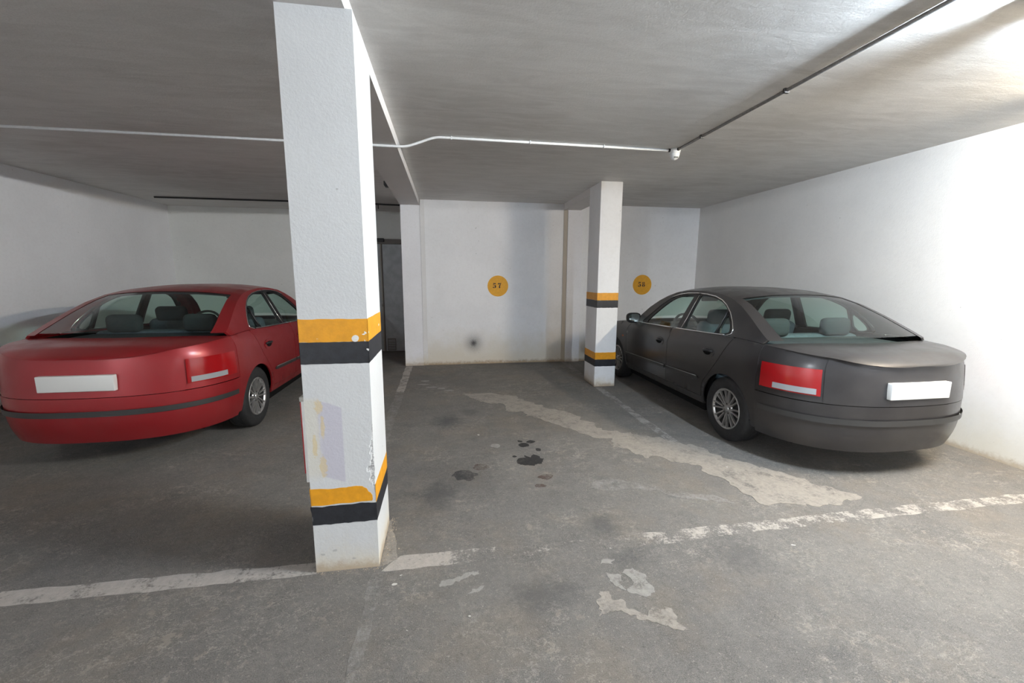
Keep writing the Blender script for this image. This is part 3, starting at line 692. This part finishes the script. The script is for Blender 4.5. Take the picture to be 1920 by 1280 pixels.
def patch(mb, outline, holes=(), off=0.0, th=0.014, side=-1, grid=0.06, step=0.03):
    """a panel: outline in (y, z) pressed onto the flank, with rims going inwards"""
    loops = [resample(outline, step)] + [resample(h, step) for h in holes]
    vs = []; es = []
    for L in loops:
        o = len(vs); n = len(L); vs += L; es += [(o + i, o + (i + 1) % n) for i in range(n)]
    ys = [p[0] for p in loops[0]]; zs = [p[1] for p in loops[0]]
    bl = np.array(vs)
    y = min(ys) + grid * .5
    while y < max(ys):
        z = min(zs) + grid * .5
        while z < max(zs):
            if inside((y, z), loops[0]) and not any(inside((y, z), h) for h in loops[1:]):
                if np.min((bl[:, 0] - y) ** 2 + (bl[:, 1] - z) ** 2) > (grid * .4) ** 2: vs.append((y, z))
            z += grid
        y += grid
    r = delaunay_2d_cdt([Vector(p) for p in vs], es, [], 0, 1e-6)
    pv = [tuple(p) for p in r[0]]; tris = []
    for t in r[2]:
        c = (sum(pv[i][0] for i in t) / len(t), sum(pv[i][1] for i in t) / len(t))
        if inside(c, loops[0]) and not any(inside(c, h) for h in loops[1:]): tris.append(tuple(t))
    mb.add([(side * (hw(a, b) + off), a, b) for a, b in pv], tris, True)
    if th > 0:
        for L in loops:
            n = len(L)
            mb.add([(side * (hw(a, b) + off), a, b) for a, b in L] + [(side * (hw(a, b) + off - th), a, b) for a, b in L],
                   [(i, (i + 1) % n, n + (i + 1) % n, n + i) for i in range(n)])
    return mb
def Y(*pts): return [(a - YF, b) for a, b in pts]
def arch(c, r, a0, a1, n=22): return [(c + r * math.cos(math.radians(a0 + (a1 - a0) * i / n)), HUBZ + r * math.sin(math.radians(a0 + (a1 - a0) * i / n))) for i in range(n + 1)]
def along(f, a, b, n=14, d=0.0): return [(a + (b - a) * i / n, f(a + (b - a) * i / n) + d) for i in range(n + 1)]

FD_FRONT = Y((5.635, .31), (5.64, .40), (5.645, .562), (5.662, .697), (5.648, .80), (5.585, .885), (5.55, .915))
SPLIT = Y((4.512, .958), (4.500, .868), (4.532, .796), (4.528, .669), (4.525, .534), (4.545, .338), (4.55, .318))
RD_REAR = Y((3.835, .328), (3.823, .432), (3.802, .50), (3.707, .606), (3.599, .742), (3.489, .905), (3.45, .985))
RR_F = .330; RR_R = .337
DLO = Y((5.36, .928), (5.27, 1.005), (5.13, 1.118), (4.99, 1.225), (4.87, 1.297), (4.74, 1.336), (4.58, 1.358), (4.398, 1.366), (4.198, 1.362), (4.025, 1.344), (3.898, 1.314), (3.792, 1.272), (3.68, 1.205), (3.59, 1.125), (3.54, 1.06), (3.535, 1.022), (3.58, .998), (3.735, .986), (4.017, .974), (4.415, .960), (5.145, .934))
G_F = Y((5.215, .965), (5.095, 1.078), (4.955, 1.190), (4.82, 1.278), (4.65, 1.326), (4.52, 1.340), (4.428, 1.345), (4.436, 1.30), (4.474, 1.0), (4.477, .968), (4.52, .966), (5.13, .943), (5.21, .945))
G_R = Y((4.312, 1.31), (4.306, 1.345), (4.27, 1.346), (4.131, 1.344), (3.947, 1.315), (3.825, 1.272), (3.752, 1.230), (3.755, 1.19), (3.770, 1.02), (3.772, .994), (3.81, .990), (4.017, .982), (4.30, .970), (4.330, .968), (4.328, 1.0))
G_Q = Y((3.718, 1.195), (3.63, 1.118), (3.582, 1.05), (3.592, 1.014), (3.735, 1.0))
def cut_poly(poly, y0, keep_front):
    """clip an outline at y = y0"""
    out = []; n = len(poly)
    for i in range(n):
        a, b = poly[i], poly[(i + 1) % n]
        ia = (a[0] >= y0) == keep_front; ib = (b[0] >= y0) == keep_front
        if ia: out.append(a)
        if ia != ib:
            t = (y0 - a[0]) / (b[0] - a[0]); out.append((y0, a[1] + (b[1] - a[1]) * t))
    return out

def side_parts(root, side, paint_m):
    def P(name, mat, parent, outline, holes=(), off=0.0, th=0.014, grid=.06, step=.03):
        mb = MB(); patch(mb, outline, holes, off, th, side, grid, step); return mb.build(name, mat, parent)
    # front fender
    fend = [(-.367, .27)] + [(-.372, .40), (-.378, .562), (-.361, .697), (-.375, .80), (-.438, .885), (-.473, .917)] + along(zbelt, -.46, .50, 18, -.002) + [(.50, .25)] + arch(HUB_F, RR_F, -10, 190) + [(-.335, .25)]
    fend = fend[:8] + along(zbelt, -.46, .50, 18, -.002) + [(.50, .26)] + arch(HUB_F, RR_F, -8, 188)
    f = P('front_fender', paint_m, root, fend)
    P('side_repeater', 'amber', f, ell(-.255, .69, .022, .013, 16), off=.004, step=.01, grid=.02)
    # doors
    fd = P('front_door', paint_m, root, FD_FRONT + along(zbelt, -.49, -1.51, 14, -.002) + SPLIT)
    rd = P('rear_door', paint_m, root, [(a - .006, b) for a, b in SPLIT[::-1]] + along(zbelt, -1.53, -2.57, 12, -.002)[0:] + RD_REAR[::-1])
    # quarter panel
    q = [(a - .006, b) for a, b in RD_REAR] + along(zbelt, -2.60, -2.95, 8, -.002) + [(-2.95, .26)] + arch(HUB_R, RR_R, 188, -5)[0:] + [(-2.205, .27)]
    P('rear_quarter_panel', paint_m, root, q)
    P('sill', paint_m, root, [(-.345, .225), (-.36, .305), (-1.48, .312), (-2.195, .322), (-2.215, .250), (-1.3, .232)], off=-.004, th=.03, grid=.024, step=.024)
    # roof rail and pillars round the window opening
    rail = along(zrail, -.475, -2.94, 40) + along(zbelt, -2.93, -.49, 30, .0015)
    P('roof_rail', paint_m, root, rail, [smooth_poly(DLO, 1)], off=0, th=.03)
    # window frames and panes
    fr_f = cut_poly(DLO, -1.688, True); fr_r = cut_poly(DLO, -1.694, False)
    a = P('window_frame', 'black', fd, fr_f, [smooth_poly(G_F, 1)], off=-.006, th=.02)
    b = P('window_frame', 'black', rd, fr_r, [smooth_poly(G_R, 1), smooth_poly(G_Q, 1)], off=-.006, th=.02)
    P('window_pane', 'glass', fd, smooth_poly(G_F, 1), off=-.014, th=0)
    P('window_pane', 'glass', rd, smooth_poly(G_R, 1), off=-.014, th=0)
    P('window_pane', 'glass', rd, smooth_poly(G_Q, 1), off=-.014, th=0)
    # chrome: belt, upper run, upright
    def line(pts, r=.006, off=.002, sub=3):
        d = []
        for i in range(len(pts) - 1):
            for j in range(sub): d.append((pts[i][0] + (pts[i + 1][0] - pts[i][0]) * j / sub, pts[i][1] + (pts[i + 1][1] - pts[i][1]) * j / sub))
        d.append(pts[-1])
        return [(side * (hw(*p) + off), *p) for p in d]
    MB().tube(line([(p[0], zbelt(p[0]) + .006) for p in [(-.66, 0), (-1.0, 0), (-1.3, 0), (-1.508, 0)]], .007, .006), .007, 6).build('belt_trim', 'chrome', fd)
    MB().tube(line([(p, zbelt(p) + .006) for p in (-1.53, -1.8, -2.1, -2.3, -2.43)], .007, .006), .007, 6).build('belt_trim', 'chrome', rd)
    MB().tube(line(Y((4.87, 1.300), (4.74, 1.340), (4.58, 1.362), (4.398, 1.370), (4.345, 1.3695))), .006, 6).build('upper_trim', 'chrome', fd)
    MB().tube(line(Y((4.335, 1.369), (4.198, 1.366), (4.025, 1.348), (3.898, 1.318), (3.792, 1.276), (3.68, 1.209), (3.59, 1.129), (3.536, 1.06), (3.53, 1.02), (3.57, 1.0))), .006, 6).build('upper_trim', 'chrome', rd)
    MB().tube(line(Y((4.330, 1.345), (4.352, .970))), .005, 6).build('upright_trim', 'chrome', rd)
    MB().tube(line(Y((3.733, 1.21), (3.752, .995)), off=.0), .009, 6).build('pane_divider', 'black', rd)
    # rub strips
    P('rub_strip', 'strip', fd, Y((5.63, .438), (4.56, .470), (4.56, .504), (5.63, .468)), off=.012, th=.012, grid=.016, step=.016)
    P('rub_strip', 'strip', rd, Y((4.51, .472), (3.90, .492), (3.865, .508), (3.89, .527), (4.51, .506)), off=.012, th=.012, grid=.016, step=.016)
    MB().tube(line(Y((5.63, .470), (4.56, .506)), off=.012), .005, 6).build('strip_trim', 'strip_edge', fd)
    MB().tube(line(Y((4.51, .508), (3.90, .529)), off=.012), .005, 6).build('strip_trim', 'strip_edge', rd)
    # handles: shallow cup, flat black oval painted for the hollow's shade, bar
    for dr, cy, cz in ((fd, 4.705 - YF, .777), (rd, 3.745 - YF, .812)):
        P('handle_cup', paint_m, dr, ell(cy, cz, .098, .052, 28), off=.004, th=.006, grid=.03, step=.012)
        P('handle_hollow_shade', 'matte_black', dr, ell(cy + .012, cz - .002, .062, .030, 24), off=.0055, th=.003, grid=.03, step=.012)
        MB().tube([(side * (hw(cy + d, cz) + e), cy + d, cz + .014) for d, e in ((-.075, .004), (-.05, .016), (0, .020), (.05, .016), (.075, .004))], [.008, .012, .013, .012, .008], 10).build('door_handle', 'black', dr)
    # wing mirror
    mc = Vector((side * .865, 5.50 - YF, .982))
    mb = MB(); prof = []
    hx, hz = .098, .070
    for (sc_, dy) in ((.90, -.042), (1.0, -.036), (1.02, -.015), (.98, .02), (.84, .055), (.55, .08), (.15, .09)):
        prof.append([(mc.x + side * (-.0) + hx * sc_ * math.copysign(abs(math.cos(t)) ** .62, math.cos(t)), mc.y + dy, mc.z + hz * sc_ * math.copysign(abs(math.sin(t)) ** .68, math.sin(t))) for t in [2 * math.pi * k / 28 for k in range(28)]])
    n = 28
    mb.add([p for r in prof for p in r], [(i * n + k, i * n + (k + 1) % n, (i + 1) * n + (k + 1) % n, (i + 1) * n + k) for i in range(len(prof) - 1) for k in range(n)], True)
    mb.add(prof[-1], [tuple(range(n))])
    mb.add([(p[0] * 1, p[1] + .008, p[2]) for p in prof[0]], [tuple(range(n))])
    mb.tube([(mc.x - side * .06, mc.y + .02, mc.z - .045), (mc.x - side * .105, mc.y + .035, mc.z - .055), (side * (hw(mc.y + .05, .915) - .02), mc.y + .05, .925)], [.028, .026, .034], 10)
    mi = mb.build('wing_mirror', 'black', fd)
    gl = [(mc.x + (p[0] - mc.x) * .86, mc.y - .0375 - side * (p[0] - mc.x) * .10 * -1 * .0, mc.z + (p[2] - mc.z) * .86) for p in prof[0]]
    MB().add(gl, [tuple(range(n))]).build('mirror_glass', 'mirror_glass', fd)
    # black backing that stands in for shade in the gaps, and inner door skin
    lin = MB()
    low = [(.40, .30)] + arch(HUB_F, RR_F + .03, 0, 180) + [(-.37, .29), (-2.19, .30)] + arch(HUB_R, RR_R + .02, 180, 0) + [(-2.95, .30)] + along(zbelt, -2.95, .40, 26, -.03)
    patch(lin, low, (), -.016, .0, side, .09, .05)
    patch(lin, along(zbelt, -2.85, -.5, 20, -.012) + [(-.5, .30), (-2.15, .30), (-2.4, .68), (-2.85, .72)], (), -.085, .0, side, .09, .05)
    lin.build('gap_shade_lining', 'matte_black', root)

def end_surface(front, z0, z1, s0, s1, off=0.0, nz=8, ns=36, zc=True):
    """skin of the nose or tail between heights z0..z1 (z1 None: up to the belt); s runs -1..1 round the corner from left to right"""
    vs = []; ya, E, N = (YA_F, F_, NF) if front else (YA_R, R_E, NR)
    lim = .50 if front else -2.95
    qa = ((lim - ya) / (E - ya)) ** (N / 2); amax = math.acos(min(1, qa))
    for j in range(nz + 1):
        for i in range(ns + 1):
            a = (s0 + (s1 - s0) * i / ns) * amax
            y = ya + (E - ya) * abs(math.cos(a)) ** (2 / N)
            top = zbelt(y) - .002 if z1 is None else min(z1, zbelt(y) - .002)
            z = z0 + (top - z0) * j / nz
            b = zbelt(y)
            x = prof_low(z, b) * math.copysign(abs(math.sin(a)) ** (2 / N), a)
            tuck = -.05 * max(0, (.42 - z) / .2) ** 1.5
            lean = -.10 * max(0, z - .58) if not front else -.16 * max(0, z - .50)
            y2 = y + (1 if front else -1) * ((tuck + lean) * abs(math.cos(a)) + off)
            x2 = x * (1 + off * .6)
            vs.append((x2, y2, z))
    w_ = ns + 1
    return vs, [(j * w_ + i, j * w_ + i + 1, (j + 1) * w_ + i + 1, (j + 1) * w_ + i) for j in range(nz) for i in range(ns)]

def top_mesh(ylo, yhi, tlo, thi, ny, nt_, off=0.0):
    vs = []
    for j in range(ny + 1):
        y = ylo + (yhi - ylo) * j / ny
        zr = zrail(y); wr = hw(y, zr)
        cr = itp(y, [(-2.98, .02), (-2.5, .045), (-2.2, .055), (-1.7, .045), (-1.2, .055), (-.9, .05), (-.47, .02)])
        bow = itp(y, [(-2.98, -.22), (-2.5, -.10), (-2.2, -.02), (-1.5, .0), (-1.2, .10), (-.8, .22), (-.47, .33)])
        for i in range(nt_ + 1):
            t = tlo + (thi - tlo) * i / nt_
            vs.append((t * wr, y + bow * (1 - t * t), zr + cr * (1 - abs(t) ** 2.4) + off))
    w_ = nt_ + 1
    return vs, [(j * w_ + i, j * w_ + i + 1, (j + 1) * w_ + i + 1, (j + 1) * w_ + i) for j in range(ny) for i in range(nt_)]

def wheel(root, x, y, side):
    mb = MB()
    R = .310; wd = .19; c = (x, y, HUBZ)
    xo = side * wd / 2
    prof = [(.190, xo * .82), (.205, xo * .97), (.235, xo * 1.05), (.270, xo * 1.03), (.292, xo * .93), (.304, xo * .80), (.3065, xo * .5), (.3065, -xo * .5), (.304, -xo * .8), (.27, -xo * 1.0), (.20, -xo * .9), (.19, -xo * .8)]
    mb.lathe(prof, 'x', 56, c)
    for k in range(3):                                # tread grooves as dark rings
        mb.lathe([(.307, xo * (-.4 + .4 * k) - .004), (.309, xo * (-.4 + .4 * k)), (.307, xo * (-.4 + .4 * k) + .004)], 'x', 56, c)
    t = mb.build('wheel', 'rubber', root)
    rim = MB(); rim.lathe([(.193, xo * .80), (.196, xo * .93), (.192, xo * .99), (.184, xo * .97), (.178, xo * .86), (.174, xo * .80)], 'x', 56, c); rim.build('rim', 'alloy', t)
    br = MB(); br.lathe([(.178, xo * .84), (.168, xo * .2), (.165, -xo * .7)], 'x', 40, c); br.lathe([(0.0, xo * .10), (.165, xo * .10)], 'x', 40, c); br.build('wheel_barrel', 'alloy_dark', t)
    n = 16
    for k in range(n):                                 # spokes in pairs
        a = 2 * math.pi * (k // 2) / (n / 2) + (1 if k % 2 else -1) * .165
        sp = MB(); vs = []
        for (r, hw_, x0, x1) in ((.045, .010, .60, .80), (.10, .0085, .66, .86), (.150, .0085, .72, .93), (.182, .012, .78, .95)):
            u = Vector((0, math.cos(a), math.sin(a))); v = Vector((0, -math.sin(a), math.cos(a)))
            for s_, xx in ((-1, x0), (-.75, x1), (.75, x1), (1, x0)):
                vs.append(Vector(c) + u * r + v * (s_ * hw_) + Vector((xo * xx, 0, 0)))
        sp.add(vs, [(j * 4 + i, j * 4 + (i + 1) % 4, j * 4 + 4 + (i + 1) % 4, j * 4 + 4 + i) for j in range(3) for i in range(4)] + [(0, 1, 2, 3), (12, 13, 14, 15)])
        sp.build('spoke', 'alloy', t)
    hb = MB(); hb.lathe([(0, xo * .92), (.020, xo * .92), (.028, xo * .88), (.032, xo * .80)], 'x', 24, c); hb.lathe([(.030, xo * .80), (.060, xo * .78), (.066, xo * .62)], 'x', 28, c)
    hb.build('hub', 'alloy', t)
    nu = MB()
    for k in range(5):
        a = 2 * math.pi * k / 5 + .3; nu.lathe([(0, xo * .86), (.009, xo * .86), (.010, xo * .72)], 'x', 10, (x, y + .047 * math.cos(a), HUBZ + .047 * math.sin(a)))
    tag(nu.build('wheel_nuts', 'alloy_dark', t), kind='stuff')

def seat(root, x, y, mat, wdt=.50, back_h=.60):
    s_ = MB().box((x - wdt / 2, y - .02, .34), (x + wdt / 2, y + .50, .52), .06).build('seat', mat, root)
    b = MB(); b.box((-wdt / 2, -.075, 0), (wdt / 2, .075, back_h), .06)
    o = b.build('backrest', mat, s_); o.rotation_euler = (math.radians(14), 0, 0); o.location = (x, y + .0, .46)
    h = MB(); h.box((-.16, -.055, -.03), (.16, .055, .15), .052); h.tube([(-.05, 0, -.08), (-.05, 0, .03)], .007, 8); h.tube([(.05, 0, -.08), (.05, 0, .03)], .007, 8)
    o = h.build('headrest', 'seat_dark', s_); o.rotation_euler = (math.radians(10), 0, 0); o.location = (x, y - .15, .46 + back_h - .02)

def saloon(name, paint_m):
    root = empty(name)
    for side in (-1, 1): side_parts(root, side, paint_m)
    for sx in (-1, 1):
        wheel(root, sx * .757, HUB_F, sx); wheel(root, sx * .757, HUB_R, sx)
    # nose
    def E(nm, mat, front, z0, z1, s0, s1, off=0.0, nz=8, ns=36, parent=root):
        mb = MB(); mb.add(*end_surface(front, z0, z1, s0, s1, off, nz, ns), smooth=True); return mb.build(nm, mat, parent)
    E('front_bumper', paint_m, True, .22, .565, -1, 1)
    E('nose_panel', paint_m, True, .57, None, -1, 1)
    E('grille', 'black', True, .575, .67, -.24, .24, .008)
    for s0, s1 in ((-.82, -.34), (.34, .82)): E('headlamp', 'lamp_clear', True, .575, .70, s0, s1, .006, 6, 14)
    bmp = E('rear_bumper', paint_m, False, .23, .60, -1, 1)
    E('bumper_strip', 'strip', False, .455, .50, -.98, .98, .014, 2, 40, bmp)
    E('boot_lid_face', paint_m, False, .605, None, -.52, .52, .002)
    E('tail_panel', paint_m, False, .605, None, -1, 1, -.004)
    for s0, s1 in ((-.97, -.54), (.54, .97)):
        tl = E('tail_lamp', 'tail', False, .655, .86, s0, s1, .008, 6, 16)
        E('reversing_lamp', 'lamp_clear', False, .665, .71, s0 * .9 if s0 < 0 else s0 + .03, s1 - .03 if s0 < 0 else s1 * .9, .012, 2, 10, tl)
    bx = MB().box((-.26, R_E - .012, .66), (.26, R_E + .03, .785), .006).build('number_plate', 'plate', root)
    # hood, deck
    def deck(nm, y0f, y1, ny=16, nt_=20, cr=.035):
        vs = []
        for j in range(ny + 1):
            for i in range(nt_ + 1):
                t = -1 + 2 * i / nt_
                u = j / ny; y = y0f(t) + (y1 - y0f(t)) * (1 - (1 - u) ** 1.6)
                z = zbelt(y); w_ = hw(y, z)
                k = plan(y)
                vs.append((t * w_, y, z - .003 + cr * (1 - abs(t) ** 3) * min(1, k * 1.3)))
        q = nt_ + 1
        mb = MB(); mb.add(vs, [(j * q + i, j * q + i + 1, (j + 1) * q + i + 1, (j + 1) * q + i) for j in range(ny) for i in range(nt_)], True)
        return mb.build(nm, paint_m, root)
    deck('bonnet', lambda t: -.47 + .30 * (1 - t * t), F_ - .002)
    deck('boot_lid', lambda t: -2.93 - .20 * (1 - t * t), R_E + .002)
    # greenhouse top
    mb = MB(); mb.add(*top_mesh(-.50, -1.20, -.90, .90, 14, 18, -.003), smooth=True); mb.build('windscreen', 'glass', root)
    mb = MB(); mb.add(*top_mesh(-2.28, -2.92, -.88, .88, 12, 18, -.003), smooth=True); mb.build('rear_window', 'glass', root)
    mb = MB(); mb.add(*top_mesh(-1.19, -2.30, -1, 1, 22, 24), smooth=True)
    for a, b in ((-1, -.89), (.89, 1)): mb.add(*top_mesh(-.475, -1.20, a, b, 14, 3), smooth=True)
    for a, b in ((-1, -.87), (.87, 1)): mb.add(*top_mesh(-2.28, -2.95, a, b, 12, 3), smooth=True)
    mb.build('roof', paint_m, root)
    mb = MB(); mb.add(*top_mesh(-1.22, -2.28, -.92, .92, 16, 16, -.035), smooth=True); mb.build('headlining', 'seat', root)
    # floor pan, engine bay and boot as dark solids
    mb = MB(); mb.box((-.60, -3.10, .165), (.60, .60, .27)); mb.box((-.80, -2.19, .165), (.80, -.40, .29)); mb.box((-.58, -.42, .27), (.58, .62, .70)); mb.box((-.58, -3.35, .27), (.58, -2.62, .80))
    mb.build('underbody', 'matte_black', root)
    # cabin
    mb = MB(); mb.box((-.68, -.92, .66), (.68, -.42, .90), .06); mb.box((-.66, -.45, .60), (.66, -.18, .885), .03)
    ds = mb.build('dashboard', 'dash', root)
    MB().box((-.60, -.945, .80), (.60, -.915, .845), .01).build('wood_trim', 'wood', ds)
    MB().box((-.56, -.98, .86), (-.18, -.80, .955), .04).build('instrument_hood', 'dash', ds)
    sw = MB()
    rr = [(Vector((-.36, -1.06, .90)) + Matrix.Rotation(math.radians(-24), 3, 'X') @ Vector((.185 * math.cos(a), 0, .185 * math.sin(a)))) for a in [2 * math.pi * k / 28 for k in range(29)]]
    sw.tube(rr, .016, 8, False)
    for a in (-.1, math.pi + .1, -math.pi / 2): sw.tube([Vector((-.36, -1.05, .90)), Vector((-.36, -1.06, .90)) + Matrix.Rotation(math.radians(-24), 3, 'X') @ Vector((.18 * math.cos(a), 0, .18 * math.sin(a)))], .014, 6)
    sw.tube([(-.36, -1.07, .895), (-.36, -.92, .84)], [.06, .04], 12)
    sw.build('steering_wheel', 'dash', root)
    seat(root, -.36, -1.56, 'seat'); seat(root, .36, -1.56, 'seat')
    rb = MB(); rb.box((-.62, -2.30, .36), (.62, -1.85, .54), .06); rb.box((-.62, -2.52, .45), (.62, -2.34, 1.0), .06); rb.build('rear_bench', 'seat', root)
    for sx in (-1, 1):
        MB().box((sx * .34 - .15, -2.54, .98), (sx * .34 + .15, -2.43, 1.16), .05).build('headrest', 'seat_dark', root)
    MB().box((-.62, -2.98, .93), (.62, -2.5, .975), .02).build('parcel_shelf', 'seat_dark', root)
    rm = MB(); rm.box((-.12, -.98, 1.235), (.12, -.945, 1.305), .015); rm.tube([(0, -.95, 1.29), (0, -.90, 1.36)], .01, 8); rm.build('rear_view_mirror', 'black', root)
    for sx in (-1, 1): MB().box((sx * .34 - .17, -1.20, 1.30), (sx * .34 + .17, -1.06, 1.325), .01).build('sun_visor', 'seat', root)
    return root

car = saloon('car', M['paint_grey'])
car.location = (3.465, YF, 0)
tag(car, 'dusty dark grey four door saloon car parked in bay 58', 'car')
def copy_tree(o, parent=None):
    c = o.copy(); col.objects.link(c)
    if parent is not None: c.parent = parent
    for ch in list(o.children): copy_tree(ch, c)
    return c
red = copy_tree(car)
red.location = (-2.805, YF + 1.08, 0)
tag(red, 'red four door saloon car in the left bay behind the near pillar', 'car')
def repaint(o):
    for ch in o.children:
        if ch.type == 'MESH' and ch.material_slots and ch.material_slots[0].material == M['paint_grey']:
            ch.material_slots[0].link = 'OBJECT'; ch.material_slots[0].material = M['paint_red']
        repaint(ch)
repaint(red)

# ------------------------------------------------------------------ crumbs and flakes on the floor
rng = np.random.RandomState(3)
def crumbs(pts, zbase=0.0015):
    mb = MB()
    for x, y, r in pts:
        a = rng.rand() * 6.28; n = 5
        ring = [(x + r * (0.7 + .6 * rng.rand()) * math.cos(a + k * 1.2566), y + r * (0.7 + .6 * rng.rand()) * math.sin(a + k * 1.2566), zbase) for k in range(n)]
        mb.add(ring + [(x, y, zbase + r * .8)], [(k, (k + 1) % n, n) for k in range(n)] + [tuple(range(n))[::-1]])
    return mb
pts = []
for _ in range(150):
    t = rng.rand(); pts.append((-.375 + abs(rng.randn()) * .022, 2.11 + t * .46, .002 + .004 * rng.rand() ** 2))
for _ in range(70): pts.append((-.70 + rng.rand() * .34, 2.103 - abs(rng.randn()) * .012, .0015 + .003 * rng.rand() ** 2))
o = crumbs(pts).build('debris', 'debris'); tag(o, 'plaster crumbs scattered round the foot of the near pillar', 'debris', kind='stuff')
fp = []
for k, (x, y, rx, ry) in enumerate(((-.29, 1.960, .014, .007), (2.263, 2.905, .010, .008), (0.292, 3.90, .010, .010), (-.262, 2.02, .008, .004), (1.985, 1.93, .012, .005), (.08, 1.70, .008, .003), (-.20, 1.66, .006, .002))):
    pl = rough(ell(x, y, rx, ry, 9), .006, .004, 60 + k)
    f = MB().prism(pl, 'z', .0015, .0045).build('paint_flake', 'flake')
    f['category'] = 'flake'; f['group'] = 'paint flakes on the floor'
    f['label'] = ['largest pale paint flake on the floor right of the near pillar foot', 'white fleck of litter on the floor left of the rear wheel', 'small white fleck on the floor behind the oil spots', 'tiny flake close to the near pillar corner line', 'pale flake near the right end of the front parking line', 'thin pale flake in the aisle in front of the bay', 'thin pale flake on the faint aisle line'][k]
